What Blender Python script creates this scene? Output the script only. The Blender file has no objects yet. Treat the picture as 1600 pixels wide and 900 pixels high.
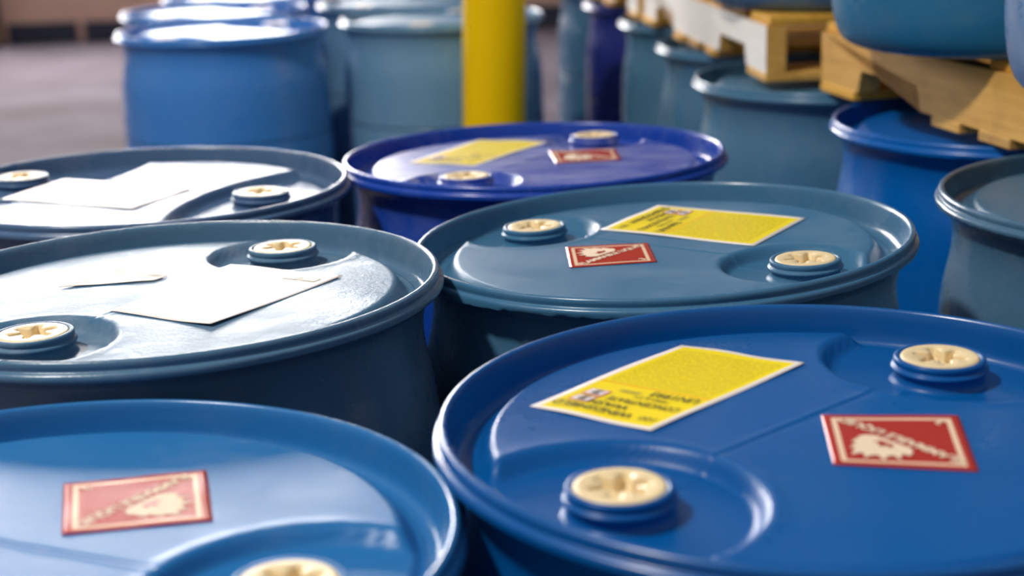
import bpy, math, random
import numpy as np
from mathutils import Matrix, Vector

random.seed(7)
rng = np.random.default_rng(7)
scene = bpy.context.scene
col = scene.collection

# ------------------------------------------------------------------ camera
TOP = 0.88                      # height of the drum rims above the floor
PITCH, ROLL, CAM_H = 0.26207811, -0.0352885, 1.30266
cp, sp = math.cos(PITCH), math.sin(PITCH)
right0, fwd, up0 = Vector((1, 0, 0)), Vector((0, cp, -sp)), Vector((0, sp, cp))
cr, sr = math.cos(ROLL), math.sin(ROLL)
cam_r = right0 * cr + up0 * sr
cam_u = up0 * cr - right0 * sr
cd = bpy.data.cameras.new('camera')
cam = bpy.data.objects.new('camera', cd)
col.objects.link(cam)
cam.matrix_world = Matrix(((cam_r.x, cam_u.x, -fwd.x, 0), (cam_r.y, cam_u.y, -fwd.y, 0),
                           (cam_r.z, cam_u.z, -fwd.z, CAM_H), (0, 0, 0, 1)))
cd.sensor_fit = 'HORIZONTAL'
cd.sensor_width = 36.0
cd.lens = 36.0 * 2496.86 / 1600.0
cd.clip_start, cd.clip_end = 0.05, 200
cd.dof.use_dof = True
cd.dof.focus_distance = 1.62
cd.dof.aperture_fstop = 3.6
scene.camera = cam

# ------------------------------------------------------------------ light
world = bpy.data.worlds.new('warehouse_ambience')
scene.world = world
world.use_nodes = True
bg = world.node_tree.nodes['Background']
bg.inputs[0].default_value = (0.74, 0.76, 0.84, 1)
bg.inputs[1].default_value = 0.30
LAMP_POS, LAMP_POWER, LAMP_RADIUS = (-2.4, 0.5, 4.9), 190.0, 0.22      # high-bay lamp hanging over the aisle (built below)
WINDOW_GLOW = 28.0
vs = scene.view_settings
vs.view_transform = 'Standard'
vs.look = 'None'
vs.exposure = 0.35
vs.gamma = 1.0
vs.use_curve_mapping = False


# ------------------------------------------------------------------ materials
def srgb(r, g, b):
    f = lambda c: (c / 255 / 12.92) if c / 255 <= 0.04045 else ((c / 255 + 0.055) / 1.055) ** 2.4
    return (f(r), f(g), f(b), 1)


def new_mat(name):
    m = bpy.data.materials.new(name)
    m.use_nodes = True
    nt = m.node_tree
    return m, nt, nt.nodes['Principled BSDF']


def nd(nt, t, **kw):
    n = nt.nodes.new(t)
    for k, v in kw.items():
        if k.startswith('i_'):
            key = k[2:]
            n.inputs[int(key) if key.isdigit() else key.replace('_', ' ')].default_value = v
        else:
            setattr(n, k, v)
    return n


def mth(nt, op, a, b=None, c=None):
    n = nt.nodes.new('ShaderNodeMath')
    n.operation = op
    for i, v in enumerate((a, b, c)):
        if v is None:
            continue
        if isinstance(v, (int, float)):
            n.inputs[i].default_value = v
        else:
            nt.links.new(v, n.inputs[i])
    return n.outputs[0]


def mixc(nt, fac, a, b):
    n = nt.nodes.new('ShaderNodeMix')
    n.data_type = 'RGBA'
    if isinstance(fac, (int, float)):
        n.inputs[0].default_value = fac
    else:
        nt.links.new(fac, n.inputs[0])
    for i, v in ((6, a), (7, b)):
        if isinstance(v, tuple):
            n.inputs[i].default_value = v
        else:
            nt.links.new(v, n.inputs[i])
    return n.outputs[2]


def plastic(name, c, rough=0.33, wear=0.18, bump=0.10, dust=(0.62, 0.60, 0.60, 1), streak=0.0, spec=0.3, ior=1.5):
    """moulded polyethylene: fine grain, scuffs, a film of dust"""
    m, nt, p = new_mat(name)
    co = nd(nt, 'ShaderNodeTexCoord').outputs['Object']
    n1 = nd(nt, 'ShaderNodeTexNoise', i_Scale=9.0, i_Detail=6.0, i_Roughness=0.65)
    n2 = nd(nt, 'ShaderNodeTexNoise', i_Scale=260.0, i_Detail=3.0)
    mp = nd(nt, 'ShaderNodeMapping')
    mp.inputs['Rotation'].default_value = (0, 0, 0.5)
    mp.inputs['Scale'].default_value = (6, 60, 6)
    n3 = nd(nt, 'ShaderNodeTexNoise', i_Scale=1.0, i_Detail=5.0, i_Roughness=0.7)
    nt.links.new(co, n1.inputs['Vector'])
    nt.links.new(co, n2.inputs['Vector'])
    nt.links.new(co, mp.inputs['Vector'])
    nt.links.new(mp.outputs[0], n3.inputs['Vector'])
    w = nd(nt, 'ShaderNodeMapRange', i_1=0.48, i_2=0.80, i_3=0.0, i_4=wear)
    nt.links.new(n1.outputs[0], w.inputs[0])
    s = nd(nt, 'ShaderNodeMapRange', i_1=0.48, i_2=0.66, i_3=0.0, i_4=streak)
    nt.links.new(n3.outputs[0], s.inputs[0])
    fac = mth(nt, 'MAXIMUM', w.outputs[0], s.outputs[0])
    nt.links.new(mixc(nt, fac, c, dust), p.inputs['Base Color'])
    r = nd(nt, 'ShaderNodeMapRange', i_1=0.3, i_2=0.7, i_3=rough - 0.08, i_4=rough + 0.14)
    nt.links.new(n1.outputs[0], r.inputs[0])
    nt.links.new(r.outputs[0], p.inputs['Roughness'])
    p.inputs['Specular IOR Level'].default_value = spec
    p.inputs['IOR'].default_value = ior
    b = nd(nt, 'ShaderNodeBump', i_Strength=bump, i_Distance=0.0006)
    nt.links.new(n2.outputs[0], b.inputs['Height'])
    b2 = nd(nt, 'ShaderNodeBump', i_Strength=bump * 1.2, i_Distance=0.004)
    nt.links.new(n1.outputs[0], b2.inputs['Height'])
    nt.links.new(b.outputs[0], b2.inputs['Normal'])
    nt.links.new(b2.outputs[0], p.inputs['Normal'])
    return m


def simple(name, c, rough=0.5, bump=0.0, scale=60.0, var=0.12, emit=None, spec=0.5):
    m, nt, p = new_mat(name)
    co = nd(nt, 'ShaderNodeTexCoord').outputs['Object']
    n1 = nd(nt, 'ShaderNodeTexNoise', i_Scale=scale, i_Detail=5.0)
    nt.links.new(co, n1.inputs['Vector'])
    dark = tuple(x * (1 - var) for x in c[:3]) + (1,)
    lite = tuple(min(1, x * (1 + var)) for x in c[:3]) + (1,)
    nt.links.new(mixc(nt, n1.outputs[0], dark, lite), p.inputs['Base Color'])
    p.inputs['Roughness'].default_value = rough
    p.inputs['Specular IOR Level'].default_value = spec
    if bump:
        b = nd(nt, 'ShaderNodeBump', i_Strength=bump, i_Distance=0.002)
        nt.links.new(n1.outputs[0], b.inputs['Height'])
        nt.links.new(b.outputs[0], p.inputs['Normal'])
    if emit:
        p.inputs['Emission Color'].default_value = emit[:3] + (1,)
        p.inputs['Emission Strength'].default_value = emit[3]
    return m


def wood(name, c, c2):
    m, nt, p = new_mat(name)
    co = nd(nt, 'ShaderNodeTexCoord').outputs['Object']
    mp = nd(nt, 'ShaderNodeMapping')
    mp.inputs['Scale'].default_value = (5, 60, 60)
    nt.links.new(co, mp.inputs['Vector'])
    n1 = nd(nt, 'ShaderNodeTexNoise', i_Scale=1.0, i_Detail=7.0, i_Roughness=0.65)
    nt.links.new(mp.outputs[0], n1.inputs['Vector'])
    n2 = nd(nt, 'ShaderNodeTexNoise', i_Scale=14.0, i_Detail=4.0)
    nt.links.new(co, n2.inputs['Vector'])
    r = nd(nt, 'ShaderNodeMapRange', i_1=0.35, i_2=0.7)
    nt.links.new(n1.outputs[0], r.inputs[0])
    c1 = mixc(nt, r.outputs[0], c, c2)
    r2 = nd(nt, 'ShaderNodeMapRange', i_1=0.55, i_2=0.8, i_3=0.0, i_4=0.5)
    nt.links.new(n2.outputs[0], r2.inputs[0])
    nt.links.new(mixc(nt, r2.outputs[0], c1, tuple(x * 0.6 for x in c2[:3]) + (1,)), p.inputs['Base Color'])
    p.inputs['Roughness'].default_value = 0.75
    b = nd(nt, 'ShaderNodeBump', i_Strength=0.35, i_Distance=0.002)
    nt.links.new(n1.outputs[0], b.inputs['Height'])
    nt.links.new(b.outputs[0], p.inputs['Normal'])
    return m


def yellow_label_mat(name, paper, ink):
    """printed sheet: white margin and blocks of small print, by the sheet's own UV"""
    m, nt, p = new_mat(name)
    uv = nd(nt, 'ShaderNodeUVMap').outputs[0]
    sx = nd(nt, 'ShaderNodeSeparateXYZ')
    nt.links.new(uv, sx.inputs[0])
    u, v = sx.outputs[0], sx.outputs[1]
    eu = mth(nt, 'MINIMUM', u, mth(nt, 'SUBTRACT', 1.0, u))
    ev = mth(nt, 'MINIMUM', v, mth(nt, 'SUBTRACT', 1.0, v))
    inside = mth(nt, 'MULTIPLY', mth(nt, 'GREATER_THAN', eu, 0.05), mth(nt, 'GREATER_THAN', ev, 0.028))
    rows = mth(nt, 'GREATER_THAN', mth(nt, 'FRACT', mth(nt, 'MULTIPLY', v, 46.0)), 0.5)
    mp = nd(nt, 'ShaderNodeMapping')
    mp.inputs['Scale'].default_value = (70, 46, 1)
    nt.links.new(uv, mp.inputs['Vector'])
    n = nd(nt, 'ShaderNodeTexNoise', i_Scale=1.0, i_Detail=2.0)
    nt.links.new(mp.outputs[0], n.inputs['Vector'])
    words = mth(nt, 'GREATER_THAN', n.outputs[0], 0.44)
    zone = mth(nt, 'MULTIPLY', mth(nt, 'LESS_THAN', v, 0.58), mth(nt, 'GREATER_THAN', v, 0.07))
    zone = mth(nt, 'MULTIPLY', zone, mth(nt, 'GREATER_THAN', eu, 0.09))
    pr = mth(nt, 'MULTIPLY', mth(nt, 'MULTIPLY', rows, words), zone)
    pr = mth(nt, 'MULTIPLY', pr, 0.42)
    rose = mth(nt, 'MULTIPLY', mth(nt, 'GREATER_THAN', v, 0.585), mth(nt, 'LESS_THAN', v, 0.60))
    c = mixc(nt, pr, paper, ink)
    c = mixc(nt, mth(nt, 'MULTIPLY', rose, 0.5), c, srgb(225, 120, 20))
    c = mixc(nt, inside, srgb(238, 228, 222), c)
    nt.links.new(c, p.inputs['Base Color'])
    p.inputs['Roughness'].default_value = 0.42
    p.inputs['Specular IOR Level'].default_value = 0.16
    return m


def red_label_mat(name):
    m, nt, p = new_mat(name)
    uv = nd(nt, 'ShaderNodeUVMap').outputs[0]
    sx = nd(nt, 'ShaderNodeSeparateXYZ')
    nt.links.new(uv, sx.inputs[0])
    u, v = sx.outputs[0], sx.outputs[1]
    eu = mth(nt, 'MINIMUM', u, mth(nt, 'SUBTRACT', 1.0, u))
    ev = mth(nt, 'MINIMUM', v, mth(nt, 'SUBTRACT', 1.0, v))
    e = mth(nt, 'MINIMUM', eu, ev)
    line = mth(nt, 'MULTIPLY', mth(nt, 'GREATER_THAN', e, 0.065), mth(nt, 'LESS_THAN', e, 0.105))
    nt.links.new(mixc(nt, line, srgb(170, 52, 40), srgb(230, 200, 168)), p.inputs['Base Color'])
    p.inputs['Roughness'].default_value = 0.16
    p.inputs['Specular IOR Level'].default_value = 0.3
    p.inputs['IOR'].default_value = 1.2
    n = nd(nt, 'ShaderNodeTexNoise', i_Scale=90.0, i_Detail=2.0)
    b = nd(nt, 'ShaderNodeBump', i_Strength=0.12, i_Distance=0.001)
    nt.links.new(n.outputs[0], b.inputs['Height'])
    nt.links.new(b.outputs[0], p.inputs['Normal'])
    return m


def concrete(name):
    m, nt, p = new_mat(name)
    co = nd(nt, 'ShaderNodeTexCoord').outputs['Object']
    n1 = nd(nt, 'ShaderNodeTexNoise', i_Scale=0.9, i_Detail=8.0, i_Roughness=0.62)
    n2 = nd(nt, 'ShaderNodeTexNoise', i_Scale=30.0, i_Detail=4.0)
    nt.links.new(co, n1.inputs['Vector'])
    nt.links.new(co, n2.inputs['Vector'])
    r = nd(nt, 'ShaderNodeMapRange', i_1=0.35, i_2=0.68)
    nt.links.new(n1.outputs[0], r.inputs[0])
    nt.links.new(mixc(nt, r.outputs[0], srgb(84, 74, 78), srgb(124, 116, 126)), p.inputs['Base Color'])
    rr = nd(nt, 'ShaderNodeMapRange', i_1=0.3, i_2=0.7, i_3=0.75, i_4=0.95)
    p.inputs['Specular IOR Level'].default_value = 0.05
    nt.links.new(n1.outputs[0], rr.inputs[0])
    nt.links.new(rr.outputs[0], p.inputs['Roughness'])
    b = nd(nt, 'ShaderNodeBump', i_Strength=0.1, i_Distance=0.003)
    nt.links.new(n2.outputs[0], b.inputs['Height'])
    nt.links.new(b.outputs[0], p.inputs['Normal'])
    return m


BODY_MATS = {}


def plastic_pair(name, c, rough=0.33, wear=0.18, bump=0.10, spec=0.15, **kw):
    m = plastic(name, c, rough, wear, bump, spec=spec, **kw)
    BODY_MATS[m.name] = plastic(name + '_skin', c, 0.24, wear * .5, bump * .6, spec=max(spec, .5))
    return m


PL = {
    'A': plastic_pair('blue_plastic', srgb(0, 82, 150), 0.30, 0.0, spec=.24, ior=1.52),
    'B': plastic_pair('slate_blue_plastic', srgb(60, 108, 142), 0.36, 0.14, 0.16),
    'P': plastic_pair('violet_blue_plastic', srgb(20, 66, 165), 0.34, 0.22, streak=0.5, spec=.35, ior=1.6),
    'C': plastic_pair('steel_blue_plastic', srgb(74, 110, 138), 0.36, 0.32, 0.5, spec=.15, ior=1.31),
    'D': plastic_pair('dull_blue_plastic', srgb(72, 100, 134), 0.36, 0.25, 0.2),
    'E': plastic_pair('sea_blue_plastic', srgb(36, 108, 168), 0.36, 0.12, 0.12, spec=.18),
    'F': plastic_pair('mid_blue_plastic', srgb(62, 132, 208), 0.34, 0.10),
    'G': plastic_pair('teal_grey_plastic', srgb(106, 150, 182), 0.36, 0.15),
    'H1': plastic_pair('grey_blue_plastic', srgb(70, 108, 136), 0.40, 0.2),
    'H2': plastic_pair('royal_blue_plastic', srgb(0, 96, 178), 0.34, 0.02),
    'H3': plastic_pair('teal_plastic', srgb(72, 118, 148), 0.36, 0.10),
    'H6': plastic_pair('navy_violet_plastic', srgb(40, 50, 128), 0.34, 0.06),
    'U1': plastic_pair('deep_teal_plastic', srgb(40, 112, 152), 0.40, 0.10),
    'U2': plastic_pair('scuffed_blue_plastic', srgb(72, 112, 158), 0.42, 0.35),
    'U3': plastic_pair('slate_plastic', srgb(74, 108, 142), 0.40, 0.12),
}
M_PLUG = simple('cream_plug_plastic', srgb(232, 208, 160), 0.42, 0.05, 40, 0.05)
M_YEL = yellow_label_mat('yellow_print', srgb(240, 214, 0), srgb(96, 84, 10))
M_WHT = yellow_label_mat('faded_print', srgb(232, 226, 206), srgb(190, 184, 168))
M_RED = red_label_mat('red_print')
M_CREAM = simple('cream_ink', srgb(232, 208, 178), 0.6, 0, 60, 0.04)
M_INK = simple('black_ink', srgb(62, 54, 14), 0.45, 0, 60, 0.1)
M_GREY = simple('grey_ink', srgb(140, 128, 60), 0.45, 0, 900, 0.4)
M_PINK = simple('pictogram_frame_ink', srgb(214, 128, 104), 0.45, 0, 60, 0.1)
M_PICW = simple('pictogram_white', srgb(236, 226, 226), 0.45, 0, 60, 0.04)
M_PAPER = simple('torn_paper', srgb(206, 198, 190), 0.6, 0.1, 120, 0.12)
M_WOOD = [wood('pallet_wood_%d' % i, srgb(*a), srgb(*b)) for i, (a, b) in enumerate(
    [((230, 180, 92), (204, 150, 66)), ((236, 182, 72), (208, 148, 44)), ((212, 166, 92), (184, 136, 66))])]
M_WHITEWOOD = simple('white_paint_on_wood', srgb(232, 228, 220), 0.7, 0.4, 40, 0.14)
M_POST = simple('yellow_bollard_paint', srgb(255, 206, 0), 0.5, 0.03, 25, 0.04, spec=.12)
M_STEEL = simple('dark_steel', srgb(70, 70, 74), 0.5, 0.05, 30, 0.2)
M_FLOOR = concrete('sealed_concrete')
M_WALL = simple('tan_wall_paint', srgb(240, 194, 170), 0.8, 0.1, 1.2, 0.10)
M_BASE = simple('dark_baseboard', srgb(52, 54, 74), 0.6, 0.05, 5, 0.2)
M_COL = simple('dark_column_paint', srgb(70, 58, 66), 0.6, 0.05, 5, 0.15)
M_GUARD = simple('amber_guard_paint', srgb(210, 160, 70), 0.6, 0.05, 10, 0.15)
M_FRAME = simple('window_frame_paint', srgb(190, 190, 190), 0.5, 0.02, 10, 0.05)
M_PANE = simple('daylit_pane', srgb(240, 240, 240), 0.2, 0, 10, 0.01, emit=(1.0, 0.97, 0.95, WINDOW_GLOW))


# ------------------------------------------------------------------ helpers
def mesh_obj(name, verts, faces, mat, parent=None, smooth=True, uv=None, loc=None):
    me = bpy.data.meshes.new(name)
    me.from_pydata(verts if isinstance(verts, list) else verts.tolist(), [], faces if isinstance(faces, list) else faces.tolist())
    if smooth:
        me.polygons.foreach_set('use_smooth', [True] * len(me.polygons))
    if uv is not None:
        lay = me.uv_layers.new(name='UVMap')
        idx = np.empty(len(me.loops), dtype=np.int32)
        me.loops.foreach_get('vertex_index', idx)
        lay.data.foreach_set('uv', np.asarray(uv, dtype=np.float32)[idx].ravel())
    me.materials.append(mat)
    me.update()
    o = bpy.data.objects.new(name, me)
    col.objects.link(o)
    if parent:
        o.parent = parent
    if loc:
        o.location = loc
    return o


def tag(o, label=None, category=None, group=None, kind=None):
    for k, v in (('label', label), ('category', category), ('group', group), ('kind', kind)):
        if v:
            o[k] = v
    return o


def empty(name, loc, rz=0.0):
    o = bpy.data.objects.new(name, None)
    o.empty_display_size = 0.1
    col.objects.link(o)
    o.location = loc
    o.rotation_euler = (0, 0, rz)
    return o


def grid_faces(nu, nv, wrap=False):
    """quads of an nv x nu vertex grid (rows nv), optionally closed along u"""
    i = np.arange(nu if wrap else nu - 1)
    j = np.arange(nv - 1)
    I, J = np.meshgrid(i, j)
    I2 = (I + 1) % nu
    return np.stack([J * nu + I, J * nu + I2, (J + 1) * nu + I2, (J + 1) * nu + I], -1).reshape(-1, 4)


def catmull(pts, n=6):
    """smooth curve through 2-d profile points"""
    P = np.array(pts, float)
    P = np.vstack([2 * P[0] - P[1], P, 2 * P[-1] - P[-2]])
    out = []
    for k in range(1, len(P) - 2):
        for t in np.linspace(0, 1, n, endpoint=False):
            a, b, c, d = P[k - 1], P[k], P[k + 1], P[k + 2]
            out.append(0.5 * (2 * b + (c - a) * t + (2 * a - 5 * b + 4 * c - d) * t * t + (3 * b - a - 3 * c + d) * t ** 3))
    out.append(P[-2])
    return np.array(out)


def sstep(x, a, b):
    t = np.clip((x - a) / (b - a), 0, 1)
    return t * t * (3 - 2 * t)


def box_vf(x0, x1, y0, y1, z0, z1, b=0.0):
    """box with a small chamfer on its vertical and horizontal edges"""
    if b <= 0:
        v = [(x, y, z) for z in (z0, z1) for y in (y0, y1) for x in (x0, x1)]
        f = [(0, 2, 3, 1), (4, 5, 7, 6), (0, 1, 5, 4), (1, 3, 7, 5), (3, 2, 6, 7), (2, 0, 4, 6)]
        return v, f
    v, f = [], []
    rings = [(z0, b), (z0 + b, 0), (z1 - b, 0), (z1, b)]
    for z, i in rings:
        c = b
        X0, X1, Y0, Y1 = x0 + i, x1 - i, y0 + i, y1 - i
        v += [(X0 + c, Y0, z), (X1 - c, Y0, z), (X1, Y0 + c, z), (X1, Y1 - c, z), (X1 - c, Y1, z), (X0 + c, Y1, z), (X0, Y1 - c, z), (X0, Y0 + c, z)]
    for k in range(3):
        for i in range(8):
            j = (i + 1) % 8
            f.append((k * 8 + i, k * 8 + j, k * 8 + 8 + j, k * 8 + 8 + i))
    f.append(tuple(reversed(range(8))))
    f.append(tuple(range(24, 32)))
    return v, f


def box(name, x0, x1, y0, y1, z0, z1, mat, parent=None, b=0.0):
    v, f = box_vf(x0, x1, y0, y1, z0, z1, b)
    return mesh_obj(name, v, f, mat, parent, smooth=False)


# ------------------------------------------------------------------ setting
fl = mesh_obj('floor', *box_vf(-16, 14, -4, 13.2, -0.2, 0.0), M_FLOOR, smooth=False)
tag(fl, kind='structure')
WY = 13.0
wall = empty('wall_back', (0, WY, 0))
tag(wall, kind='structure')
WX0, WX1, WZ0, WZ1 = -7.6, -1.2, 2.0, 4.35          # band of daylit windows high in the wall, left of centre
for nm, x0, x1, z0, z1 in (('wall_panel', -16, WX0, 0, 6.4), ('wall_panel', WX1, 14, 0, 6.4), ('wall_panel', WX0, WX1, 0, WZ0), ('wall_panel', WX0, WX1, WZ1, 6.4)):
    box(nm, x0, x1, 0, 0.2, z0, z1, M_WALL, wall)
nwin = 3
for k in range(nwin):
    a = WX0 + (WX1 - WX0) * k / nwin
    b_ = WX0 + (WX1 - WX0) * (k + 1) / nwin
    w = empty('window_%d' % (k + 1), (a, WY + 0.06, WZ0))
    tag(w, kind='structure')
    W_, H_ = b_ - a, WZ1 - WZ0
    for x0, x1, z0, z1 in ((0, .05, 0, H_), (W_ - .05, W_, 0, H_), (.05, W_ - .05, 0, .05), (.05, W_ - .05, H_ - .05, H_)):
        box('window_frame', x0, x1, 0, .1, z0, z1, M_FRAME, w)
    for i in range(2):
        for j in range(3):
            x0, x1 = .05 + (W_ - .1) * i / 2, .05 + (W_ - .1) * (i + 1) / 2
            z0, z1 = .05 + (H_ - .1) * j / 3, .05 + (H_ - .1) * (j + 1) / 3
            box('pane', x0 + .015, x1 - .015, .04, .05, z0 + .015, z1 - .015, M_PANE, w)
    box('mullion', W_ / 2 - .015, W_ / 2 + .015, .02, .08, .05, H_ - .05, M_FRAME, w)
    for j in (1, 2):
        z = .05 + (H_ - .1) * j / 3
        box('glazing_bar', .05, W_ - .05, .03, .07, z - .014, z + .014, M_FRAME, w)
for k, (x0, x1) in enumerate(((-3.98, -3.42), (-3.36, 14), (-16, -4.35))):
    bb = box('baseboard_back' if k == 0 else 'baseboard_back.%03d' % k, x0, x1, WY - .03, WY, 0.0, 0.16, M_BASE, b=.006)
    tag(bb, kind='structure')
co_ = empty('steel_column', (-4.17, 12.86, 0))
tag(co_, 'dark painted steel column against the tan back wall', 'column')
box('flange', -.15, .15, -.10, -.085, 0, 6.2, M_COL, co_)
box('flange', -.15, .15, .085, .10, 0, 6.2, M_COL, co_)
box('web', -.008, .008, -.085, .085, 0, 6.2, M_COL, co_)
box('amber_guard', -.17, .17, -.13, -.101, 0.02, 0.34, M_GUARD, co_, b=.006)

# ------------------------------------------------------------------ drums
R_RIM = 0.285
# outer profile (radius, depth below the rim top), from the gutter over the rim and flange down to the floor
PROFILE_RIM = [(0.264, -.0345), (0.272, -.034), (0.2770, -.029), (0.2792, -.018), (0.2808, -.006), (0.2825, -.0012), (0.2852, 0.0),
               (0.2880, -.0016), (0.2888, -.0050), (0.2884, -.0082), (0.2888, -.0098), (0.2918, -.0112), (0.2932, -.0135), (0.2932, -.0170),
               (0.2918, -.0192), (0.2860, -.0215), (0.2775, -.0290)]
PROFILE_BODY = [(0.2775, -.029), (0.2718, -.045), (0.2695, -.064), (0.2712, -.086), (0.2765, -.112), (0.2815, -.142), (0.2842, -.19), (0.2855, -.28), (0.2856, -.284), (0.2846, -.288), (0.2856, -.292), (0.2862, -.44),
                (0.2856, -.60), (0.2846, -.72), (0.2830, -.79), (0.2785, -.832), (0.2690, -.862), (0.2540, -.876), (0.235, -.880), (0.20, -.874), (0.0005, -.872)]


class Drum:
    def __init__(self, name, key, xy, label, category='drum', group=None, dz=0.0, tilt=(0, 0), plugs=None, rec=(0.195, 0.08),
                 base=0.0, panel=0.252, hi=False, seam=True, ragged=0.0, plug_parts=True):
        self.tilt, self.dz, self.base = tilt, dz, base
        self.plugs = plugs or []
        self.rec = rec
        self.panel = panel
        self.seam = seam
        mat = PL[key]
        self.mat = mat
        root = empty(name, (xy[0], xy[1], base))
        tag(root, label, category, group)
        self.root = root
        ns = 256 if hi else 112
        prof = np.vstack([catmull(PROFILE_RIM, 3 if hi else 2)[:-1], catmull(PROFILE_BODY, 3 if hi else 2)])
        th = np.linspace(0, 2 * np.pi, ns, endpoint=False)
        r = prof[:, 0][:, None] * np.ones(ns)
        z = prof[:, 1][:, None] * np.ones(ns)
        # the trimmed moulding flash on the flange and the nicks on the rim are never quite round
        ph = rng.uniform(0, 6.28, 8)
        wob = sum(np.sin(k * th + ph[i]) / (1 + i) for i, k in enumerate((2, 3, 5, 11, 23, 41, 57, 83)))
        fl_ = np.exp(-((prof[:, 1] + .0155) / .004) ** 2) * (prof[:, 0] > .286)
        r = r + fl_[:, None] * wob * .0005
        if ragged:
            sel = np.clip(np.cos(th - math.radians(-128)) * 1.6 - .25, 0, 1)
            saw = np.interp(th, np.sort(rng.uniform(0, 6.2832, 60)), rng.uniform(-1, 1, 60)) * .9 + .3 * rng.uniform(-1, 1, len(th))
            fb = np.exp(-((prof[:, 1] + .0185) / .0025) ** 2) * (prof[:, 0] > .285)
            z = z - fb[:, None] * sel * (0.6 + saw) * ragged
            r = r + fb[:, None] * sel * saw * ragged * .5
        X, Y = r * np.cos(th), r * np.sin(th)
        V = np.stack([X, Y, z], -1).reshape(-1, 3)
        self.body = mesh_obj('body', self.place(V), grid_faces(ns, len(prof), True)[:, ::-1], BODY_MATS[mat.name], root)
        # head panel with its raised field, gutter and two plug recesses
        nr = 110 if hi else 44
        rr = np.linspace(0.0006, 0.2635, nr)
        T, Rr = np.meshgrid(th, rr)
        X, Y = Rr * np.cos(T), Rr * np.sin(T)
        V = np.stack([X, Y, self.h(X, Y)], -1).reshape(-1, 3)
        f = grid_faces(ns, nr, True).tolist()
        f.append(list(range(ns))[::-1])
        self.lid = mesh_obj('lid', self.place(V), f, mat, root)
        for (px, py) in self.plugs:
            self.plug(px, py, hi)

    def place(self, V):
        V = np.array(V, float)
        w = sstep(V[:, 2], -TOP, 0.0)
        V[:, 2] += (self.dz - self.tilt[0] * V[:, 0] - self.tilt[1] * V[:, 1]) * w
        V[:, 2] += TOP
        return V

    def h(self, x, y):
        r = np.hypot(x, y)
        f = 1 - sstep(r, self.panel - .012, self.panel + .006)                       # 1 on the raised field, 0 in the gutter
        field = -.0140 - .0015 * (r / .24) ** 2
        low = -.0345
        z = low + (field - low) * f
        d0, rad = self.rec
        for (px, py) in self.plugs:
            L = math.hypot(px, py)
            cx, cy = px / L * d0, py / L * d0
            d = np.hypot(x - cx, y - cy)
            g = 1 - sstep(d, rad - .005, rad + .006)
            z = z - g * np.maximum(z + .0285, 0)
            lip = np.exp(-((d - rad - .011) / .005) ** 2) * f * .0009
            z = z + lip
        if self.seam and len(self.plugs) == 2:
            (ax, ay), (bx, by) = self.plugs
            L = math.hypot(bx - ax, by - ay)
            dist = ((bx - ax) * (y - ay) - (by - ay) * (x - ax)) / L
            z = z - .0010 * np.exp(-(dist / .0016) ** 2) + .0006 * np.exp(-((dist - .004) / .003) ** 2)
        return z

    def plug(self, px, py, hi):
        n = 72 if hi else 36
        th = np.linspace(0, 2 * np.pi, n, endpoint=False)
        # threaded boss moulded into the head
        bp = catmull([(.046, -.0295), (.0415, -.0282), (.0385, -.0255), (.0375, -.0205), (.0385, -.0185), (.0405, -.0172), (.0408, -.0150), (.0390, -.0136),
                      (.0378, -.0125), (.0385, -.0108), (.0385, -.0080), (.0374, -.0066), (.0352, -.0064), (.0335, -.0075), (.0328, -.0120)], 2)
        V = np.stack([px + bp[:, :1] * np.cos(th), py + bp[:, :1] * np.sin(th), bp[:, 1:] * np.ones(n)], -1).reshape(-1, 3)
        boss = mesh_obj('plug_boss', self.place(V), grid_faces(n, len(bp), True), self.mat, self.root)
        # cream plug: flat ring, six-lobed wrench pocket
        rot = rng.uniform(0, 1)
        lobe = .0175 + .0050 * np.clip(np.cos(6 * (th + rot)) * 1.6, -1, 1)
        rows = [(.0329, -.0120), (.0332, -.0085), (.0322, -.0066), (.0300, -.0062), (.0275, -.0064)]
        V = [np.stack([px + a * np.cos(th), py + a * np.sin(th), np.full(n, b)], -1) for a, b in rows]
        for s, b in ((1.06, -.0064), (1.0, -.0072), (.97, -.0150), (.85, -.0170)):
            V.append(np.stack([px + s * lobe * np.cos(th), py + s * lobe * np.sin(th), np.full(n, b)], -1))
        V.append(np.stack([px + .004 * np.cos(th), py + .004 * np.sin(th), np.full(n, -.0165)], -1))
        nrow = len(V)
        V = np.concatenate(V)
        f = grid_faces(n, nrow, True).tolist()
        f.append(list(range((nrow - 1) * n, nrow * n)))
        mesh_obj('plug', self.place(V), f, M_PLUG, self.root)

    def sheet_point(self, q, u, v, off):
        """(u, v) on a sheet with corners TL, TR, BR, BL -> point lying on the lid"""
        TL, TR, BR, BL = [np.array(c) for c in q]
        u, v = np.asarray(u)[..., None], np.asarray(v)[..., None]
        P = BL * (1 - u) * (1 - v) + BR * u * (1 - v) + TR * u * v + TL * (1 - u) * v
        x, y = P[..., 0], P[..., 1]
        r = np.hypot(x, y)
        z = -.0140 - .0015 * (r / .24) ** 2 - .010 * sstep(r, .236, .262) + off
        return np.stack([x, y, np.maximum(z, self.h(x, y) + off * .6)], -1)

    def sheet(self, name, q, mat, label=None, curl=0.0, wav=0.0006, n=28):
        u = np.linspace(0, 1, n)
        U, Vv = np.meshgrid(u, u)
        P = self.sheet_point(q, U, Vv, .0008)
        e = np.minimum(np.minimum(U, 1 - U), np.minimum(Vv, 1 - Vv))
        ph = rng.uniform(0, 6, 3)
        P[..., 2] += wav * (np.sin(U * 9 + ph[0]) * np.sin(Vv * 7 + ph[1]) + .6) * (1 - sstep(e, 0, .25)) + curl * np.clip(U + (1 - Vv) - 1.55, 0, 1) ** 2
        self._w = (wav, ph, curl)
        top = P.reshape(-1, 3)
        bot = top.copy()
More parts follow.
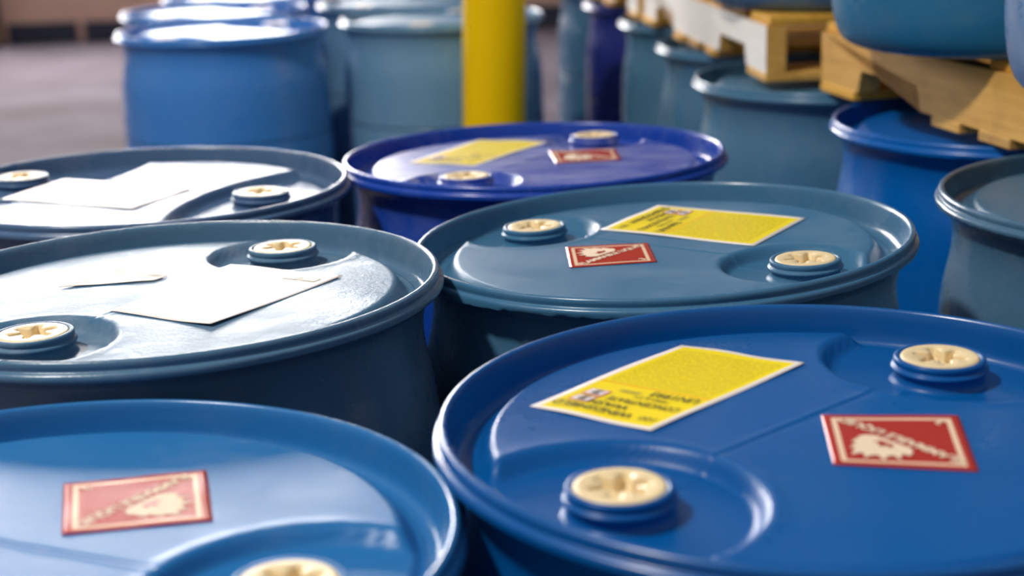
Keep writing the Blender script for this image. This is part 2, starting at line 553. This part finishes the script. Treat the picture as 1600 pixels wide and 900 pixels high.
        bot[:, 2] -= .0004
        F = grid_faces(n, n)
        edge = [i for i in range(n)] + [n * j + n - 1 for j in range(1, n)] + [n * (n - 1) + i for i in range(n - 2, -1, -1)] + [n * j for j in range(n - 2, 0, -1)]
        f = F.tolist() + (F[:, ::-1] + n * n).tolist()
        for k in range(len(edge)):
            a, b = edge[k], edge[(k + 1) % len(edge)]
            f.append([a, a + n * n, b + n * n, b])
        uv = np.stack([U.ravel(), Vv.ravel()], -1)
        o = mesh_obj(name, self.place(np.vstack([top, bot])), f, mat, self.root, uv=np.vstack([uv, uv]))
        if label:
            o['label'] = label
        return o

    def print_on(self, name, q, tris, mat, parent, off=.0014):
        """flat print: 2-d triangles in the sheet's (u, v) laid on the sheet"""
        v2, f = tris
        v2 = np.asarray(v2, float)
        P = self.sheet_point(q, v2[:, 0], v2[:, 1], off)
        wav, ph, curl = self._w
        U, Vv = v2[:, 0], v2[:, 1]
        e = np.minimum(np.minimum(U, 1 - U), np.minimum(Vv, 1 - Vv))
        P[:, 2] += wav * (np.sin(U * 9 + ph[0]) * np.sin(Vv * 7 + ph[1]) + .6) * (1 - sstep(e, 0, .25)) + curl * np.clip(U + (1 - Vv) - 1.55, 0, 1) ** 2
        return mesh_obj(name, self.place(P), f, mat, parent, smooth=False)


_text_cache = {}


def text_mesh(s, bold=0.0):
    """outline of a word as triangles, its width and cap height scaled to 1 x 1"""
    if (s, bold) not in _text_cache:
        cu = bpy.data.curves.new('lettering_curve', 'FONT')
        cu.body = s
        cu.resolution_u = 3
        cu.offset = bold
        ob = bpy.data.objects.new('lettering_curve', cu)
        col.objects.link(ob)
        me = bpy.data.meshes.new_from_object(ob.evaluated_get(bpy.context.evaluated_depsgraph_get()))
        v = np.array([tuple(x.co)[:2] for x in me.vertices])
        f = [list(p.vertices) for p in me.polygons]
        bpy.data.objects.remove(ob)
        bpy.data.curves.remove(cu)
        bpy.data.meshes.remove(me)
        lo, hi_ = v.min(0), v.max(0)
        _text_cache[(s, bold)] = ((v - lo) / (hi_ - lo), f)
    return _text_cache[(s, bold)]


def join2(parts):
    V, F, n = [], [], 0
    for v, f in parts:
        V.append(np.asarray(v, float))
        F += [[i + n for i in p] for p in f]
        n += len(v)
    return np.vstack(V), F


def rect2(x0, x1, y0, y1):
    return [(x0, y0), (x1, y0), (x1, y1), (x0, y1)], [[0, 1, 2, 3]]


def text_at(s, x0, x1, y0, y1, bold=.012):
    v, f = text_mesh(s, bold)
    return v * [x1 - x0, y1 - y0] + [x0, y0], f


def product_label(d, q, mat, full=True, label=None, curl=0.0):
    sh = d.sheet('product_label', q, mat, label, curl=curl)
    if not full:
        pic = join2([rect2(.62, .76, .84, .91), rect2(.78, .92, .84, .91)])
        d.print_on('pictogram', q, pic, M_PAPER, sh)
        return
    words = [text_at('100', .10, .22, .885, .925, .0), text_at('WINDSHIELD', .28, .93, .880, .928), text_at('WASH', .40, .72, .815, .862),
             text_at('CONCENTRATE', .09, .66, .745, .790), text_at('*990-ILT*', .24, .52, .690, .722, .004), text_at('UN1993', .09, .46, .618, .672)]
    d.print_on('lettering', q, join2(words), M_INK, sh)
    bars = [rect2(.52 + i * .012, .52 + i * .012 + (.008 if i % 3 else .004), .655, .685) for i in range(14)]
    d.print_on('barcode', q, join2(bars), M_GREY, sh)
    for x0, y0 in ((.71, .70), (.71, .785)):
        fr = d.print_on('pictogram_frame', q, rect2(x0, x0 + .17, y0, y0 + .075), M_PINK, sh, .0013)
        d.print_on('pictogram_field', q, rect2(x0 + .018, x0 + .152, y0 + .009, y0 + .066), M_PICW, sh, .0016)
        sym = []
        for k in range(3):
            y = y0 + .018 + k * .017
            a = x0 + .035 + .012 * (k % 2)
            sym.append(([(a, y), (a + .045, y - .004), (a + .085, y + .003), (a + .06, y + .008), (a + .02, y + .009)], [[0, 1, 2, 3, 4]]))
        d.print_on('pictogram_symbol', q, join2(sym), M_INK if y0 > .75 else M_STEEL, sh, .0019)


def hazard_label(d, q, label=None, curl=0.0):
    """red flammable-liquid diamond: corners TL = top point, TR = right, BR = bottom, BL = left of the diamond"""
    sh = d.sheet('hazard_label', q, M_RED, label, curl=curl, wav=.0002)

    def diag(v):                         # (s along BL->TR, t towards TL), both in label widths
        v = np.asarray(v, float)
        s, t = v[:, 0] / math.sqrt(2), v[:, 1] / math.sqrt(2)
        return np.stack([s - t, s + t], -1)
    v, f = text_mesh('FLAMMABLE LIQUID', .03)
    d.print_on('lettering', q, (diag(v * [1.10, .118] + [.157, -.090]), f), M_CREAM, sh)
    v, f = text_mesh('3', .02)
    d.print_on('class_number', q, (diag(v * [.06, .09] + [.675, -.535]), f), M_CREAM, sh)
    out = [(-.17, .0), (-.23, .06), (-.25, .13), (-.21, .11), (-.20, .17), (-.26, .24), (-.165, .215), (-.155, .28), (-.19, .345), (-.09, .30), (-.065, .36), (-.07, .42),
           (-.005, .35), (.02, .38), (.03, .45), (.075, .36), (.10, .31), (.12, .35), (.15, .26), (.155, .20), (.19, .24), (.21, .16), (.20, .10), (.23, .12), (.215, .05), (.16, .0)]
    hole = [(-.06, .05), (-.08, .11), (-.03, .09), (.0, .15), (.04, .09), (.085, .11), (.06, .05)]
    V = diag(np.array(out) * [1, .93] + [.707, .055])
    c = diag(np.array([(.707, .17)]))
    n = len(out)
    d.print_on('flame', q, (np.vstack([V, c]), [[i, n, (i + 1) % n] for i in range(n)]), M_CREAM, sh)
    H = diag(np.array(hole) + [.707, .06])
    ch = diag(np.array([(.707, .135)]))
    m = len(hole)
    d.print_on('flame_core', q, (np.vstack([H, ch]), [[i, m, (i + 1) % m] for i in range(m)]), M_RED, sh, .0018)


# the six drums in front
dA = Drum('plastic_drum', 'A', (.2279, 1.1592), 'bright blue drum nearest the camera with yellow label and clear red flame label', dz=.0079, tilt=(.0031, -.0091),
          plugs=[(-.158, -.124), (.134, .136)], rec=(.213, .106), panel=.258, hi=True)
product_label(dA, [(-.125, -.003), (-.217, .066), (-.077, .216), (.022, .149)], M_YEL, label='yellow product label with white margin')
hazard_label(dA, [(-.001, -.082), (.010, .020), (.115, .010), (.098, -.103)])
dB = Drum('plastic_drum', 'B', (.1763, 1.8183), 'slate grey-blue drum with yellow label directly behind the bright blue front drum', dz=-.0035, tilt=(-.0309, -.0003),
          plugs=[(-.146, .107), (.143, -.138)], rec=(.185, .076), hi=True, ragged=.0022)
product_label(dB, [(-.066, .089), (.017, .210), (.185, .082), (.102, -.044)], M_YEL, label='yellow product label with white margin')
hazard_label(dB, [(-.112, .012), (-.015, .004), (-.013, -.086), (-.111, -.086)])
dP = Drum('plastic_drum', 'P', (.0397, 2.3979), 'violet-blue scratched drum with yellow label in front of the yellow bollard', dz=-.0059, tilt=(-.0023, .01),
          plugs=[(-.100, -.149), (.103, .175)], rec=(.19, .078), hi=True)
product_label(dP, [(-.089, -.036), (-.192, .014), (-.084, .216), (.029, .163)], M_YEL, label='yellow product label with white margin')
hazard_label(dP, [(.032, -.040), (.024, .071), (.130, .071), (.132, -.028)])
dC = Drum('plastic_drum', 'C', (-.3644, 1.618), 'steel-blue drum with faded white sheet and torn paper scrap on its lid', dz=.0112, tilt=(-.0104, .0064),
          plugs=[(.104, .160), (-.092, -.159)], rec=(.187, .077), hi=True)
product_label(dC, [(.052, .112), (.184, .036), (.074, -.142), (-.041, -.067)], M_WHT, full=False, label='faded white paper label', curl=.012)
sc = dC.sheet('torn_scrap', [(-.075, .110), (-.010, .066), (-.020, .050), (-.121, .040)], M_PAPER, 'torn remnant of a paper label', wav=.0012)
dD = Drum('plastic_drum', 'D', (-.5151, 2.2097), 'dull blue drum at left edge with ridged lid and blank white sheet', dz=.004, tilt=(.011, .0033),
          plugs=[(.176, -.060), (-.198, .100)], rec=(.555, .45), hi=True)
product_label(dD, [(-.138, .108), (.070, .000), (.015, -.127), (-.189, -.035)], M_WHT, full=False, label='blank white paper label')
dE = Drum('plastic_drum', 'E', (-.3301, 1.0263), 'sea-blue drum in the bottom left corner with glinting red flame label only', dz=-.0137, tilt=(.0147, .011),
          plugs=[(.179, -.077), (-.179, .077)], rec=(.213, .112), panel=.256, hi=True)
hazard_label(dE, [(.109, .043), (.006, .022), (-.019, .122), (.086, .147)])

# drums standing further back on the left
BP = [(.12, -.15), (-.12, .15)]
GB = 'drums standing behind the front cluster'
Drum('plastic_drum', 'F', (-.776, 4.46), 'mid blue drum standing beside the open floor, front of its file', group=GB, plugs=[(.13, .14), (-.13, -.14)], rec=(.5, .4))
Drum('plastic_drum', 'G', (-.175, 4.62), 'teal-grey drum partly hidden behind the yellow bollard', group=GB, plugs=[(-.05, -.185), (.05, .185)], rec=(.5, .4))
Drum('plastic_drum', 'F', (-.905, 5.09), 'blue drum second in the file beside the open floor', group=GB, plugs=[(.13, .14), (-.13, -.14)], rec=(.5, .4))
Drum('plastic_drum', 'G', (-.305, 5.23), 'grey drum directly behind the teal-grey drum at the bollard', group=GB, plugs=[(.13, .14), (-.13, -.14)], rec=(.5, .4))
Drum('plastic_drum', 'F', (-.90, 5.70), 'blue drum third in the file, cut by the top of the picture', group=GB, plugs=[(.13, .14), (-.13, -.14)], rec=(.5, .4))
# the row under the pallets on the right
GR = 'row of drums under the pallets'
Drum('plastic_drum', 'H1', (.831, 1.936), 'grey-blue drum at the right edge under the nearest pallet', group=GR, plugs=[(.05, .185), (-.05, -.185)], rec=(.19, .08), hi=True, ragged=.0009)
Drum('plastic_drum', 'H2', (.814, 2.526), 'royal blue drum in the row under the nearest pallet', group=GR, plugs=[(.0, .19), (.0, -.19)], ragged=.0009)
Drum('plastic_drum', 'H3', (.659, 3.102), 'teal drum with a pointed shadow on its side, under the white-edged pallet', group=GR, plugs=BP)
Drum('plastic_drum', 'H3', (.645, 3.695), 'second teal drum under the white-edged pallet, behind the pointed shadow one', group=GR, plugs=BP)
Drum('plastic_drum', 'H3', (.600, 4.288), 'teal drum standing next to the dark navy drum in the row', group=GR, plugs=BP)
Drum('plastic_drum', 'H6', (.534, 4.875), 'dark navy drum in the row, narrow between two teal drums', group=GR, plugs=BP)
Drum('plastic_drum', 'H3', (.470, 5.46), 'farthest teal drum in the row, right of the yellow bollard', group=GR, plugs=BP)

# ------------------------------------------------------------------ pallets
PAL_L, PAL_W = 1.219, 1.016
BT, SH, ST = .016, .089, .038
PAL_H = BT + SH + BT


def stringer_mesh():
    n0, n1, nd_ = .152, .381, .038
    L = PAL_L
    xs = [(0, 0), (n0, 0), (n0 + .012, nd_), (n1 - .012, nd_), (n1, 0), (L - n1, 0), (L - n1 + .012, nd_), (L - n0 - .012, nd_), (L - n0, 0), (L, 0),
          (L, SH), (0, SH)]
    n = len(xs)
    v = [(x, 0, z) for x, z in xs] + [(x, ST, z) for x, z in xs]
    f = [list(range(n))[::1], list(range(n, 2 * n))[::-1]]
    for i in range(n):
        j = (i + 1) % n
        f.append([j, i, i + n, j + n])
    # split the two concave sides into simple quads
    quads = [(0, 1, 2, 11), (2, 3, 10, 11), (3, 4, 5, 10), (5, 6, 10), (6, 7, 10), (7, 8, 9, 10)]
    f = f[2:]
    for q in quads:
        f.append(list(q))
        f.append([k + n for k in q][::-1])
    return v, f


def pallet(corner, yaw, label, white, group):
    """corner = left corner of the end nearest the camera; local x runs away along the stringers, local -y across the boards"""
    root = empty('wooden_pallet', (corner[0], corner[1], TOP + .004), yaw)
    tag(root, label, 'pallet', group)
    sv, sf = stringer_mesh()
    for k, y in enumerate((-ST, -PAL_W / 2 - ST / 2, -PAL_W)):
        painted = white and k == 0
        o = mesh_obj('stringer', [(a, b + y, c + BT) for a, b, c in sv], sf, M_WHITEWOOD if painted else M_WOOD[k % 3], root, smooth=False)
        if painted:                                  # only the outer face caught the paint
            o.data.materials.append(M_WOOD[0])
            for pf in o.data.polygons:
                pf.material_index = 0 if pf.normal.y > .5 else 1
            o['label'] = 'side stringer smeared with white paint'
    tops = [0.0, .19, .375, .56, .745, .93, PAL_L - .14]
    for k, x in enumerate(tops):
        w = .14 if k in (0, 6) else .089
        j = random.uniform(-.008, .0)
        box('top_board', x, x + w, -PAL_W, j - .002, BT + SH, PAL_H, M_WOOD[(k + 1) % 3], root, b=.002)
    for k, x in enumerate((0.0, .42, .565, .71, PAL_L - .14)):
        w = .14 if k in (0, 4) else .089
        box('bottom_board', x, x + w, -PAL_W, random.uniform(0, .012) if white else .002, 0.0, BT, M_WOOD[k % 3], root, b=.002)
    return root


def pal_dir(dx, dy):
    return math.atan2(dy, dx)


GPL = 'pallets lying across the row of drums'
far1 = Vector((.565, 2.848))
d1 = Vector((.215, -.9766))
near1 = far1 + d1 * PAL_L
pallet(near1, math.atan2(-d1.y, -d1.x), 'bare yellow wooden pallet nearest the camera at the right edge', False, GPL)
d2 = Vector((-.097, .9953))
pallet(Vector((.487, 2.975)), math.atan2(d2.y, d2.x), 'wooden pallet with white paint-smeared side, second from the right edge', True, GPL)
pallet(Vector((.355, 4.235)), math.atan2(.996, -.09), 'farthest white-sided wooden pallet at the top of the picture', True, GPL)
PT = TOP + .004 + PAL_H
GU = 'drums standing on the pallets'
Drum('plastic_drum', 'U1', (.793, 2.480), 'deep teal drum standing on the near pallet, wider of the two in view', group=GU, base=PT, plugs=BP)
Drum('plastic_drum', 'U2', (.887, 1.894), 'scuffed light blue drum on the near pallet, cut by the right edge', group=GU, base=PT, plugs=BP)
Drum('plastic_drum', 'U3', (.685, 3.25), 'slate blue drum standing on the white-sided pallet', group=GU, base=PT, plugs=BP)

# ------------------------------------------------------------------ bollard
bol = empty('bollard', (-.0575, 4.15, 0))
tag(bol, 'round yellow steel bollard standing behind the violet-blue drum', 'bollard')
n = 64
th = np.linspace(0, 2 * np.pi, n, endpoint=False)
bp = np.array([(.081, .012), (.081, .3), (.081, .7), (.081, 1.14), (.0795, 1.158), (.074, 1.178), (.062, 1.196), (.042, 1.208), (.018, 1.213), (.0008, 1.214)])
lean = .040
V = np.stack([bp[:, :1] * np.cos(th) + lean * bp[:, 1:], bp[:, :1] * np.sin(th), bp[:, 1:] * np.ones(n)], -1).reshape(-1, 3)
mesh_obj('post', V, grid_faces(n, len(bp), True), M_POST, bol)
box('base_plate', -.13, .13, -.13, .13, 0, .012, M_POST, bol, b=.002)
for sx in (-.1, .1):
    for sy in (-.1, .1):
        v = [(sx + .012 * math.cos(i * math.pi / 3), sy + .012 * math.sin(i * math.pi / 3), z) for z in (.012, .022) for i in range(6)]
        f = [[i, (i + 1) % 6, 6 + (i + 1) % 6, 6 + i] for i in range(6)] + [list(range(6, 12))]
        mesh_obj('anchor_bolt', v, f, M_STEEL, bol, smooth=False)

# ------------------------------------------------------------------ lamp over the aisle
lx, ly, lz = LAMP_POS
lamp = empty('high_bay_lamp', (lx, ly, lz - .02))
tag(lamp, 'grey high-bay ceiling lamp hanging above the drums, over the top of the picture', 'lamp')
th = np.linspace(0, 2 * np.pi, 40, endpoint=False)


def lathe(name, prof, mat, parent):
    p_ = np.array(prof)
    V = np.stack([p_[:, :1] * np.cos(th), p_[:, :1] * np.sin(th), p_[:, 1:] * np.ones(40)], -1).reshape(-1, 3)
    return mesh_obj(name, V, grid_faces(40, len(p_), True), mat, parent)


lathe('reflector', [(.27, 0), (.275, .01), (.25, .10), (.19, .20), (.10, .26), (.096, .255), (.18, .19), (.24, .09), (.262, .005), (.27, 0)], M_FRAME, lamp)
lathe('ballast_housing', [(.001, .25), (.09, .25), (.10, .27), (.10, .40), (.08, .43), (.001, .435)], M_STEEL, lamp)
lathe('suspension_rod', [(.001, .43), (.008, .43), (.008, 2.0), (.001, 2.0)], M_STEEL, lamp)
ld = bpy.data.lights.new('lamp_light', 'AREA')
ld.shape = 'DISK'
ld.size = LAMP_RADIUS * 2
ld.energy = LAMP_POWER
ld.color = (1.0, 0.95, 0.87)
lo_ = bpy.data.objects.new('lamp_light', ld)
col.objects.link(lo_)
lo_.parent = lamp
lo_.location = (0, 0, .03)
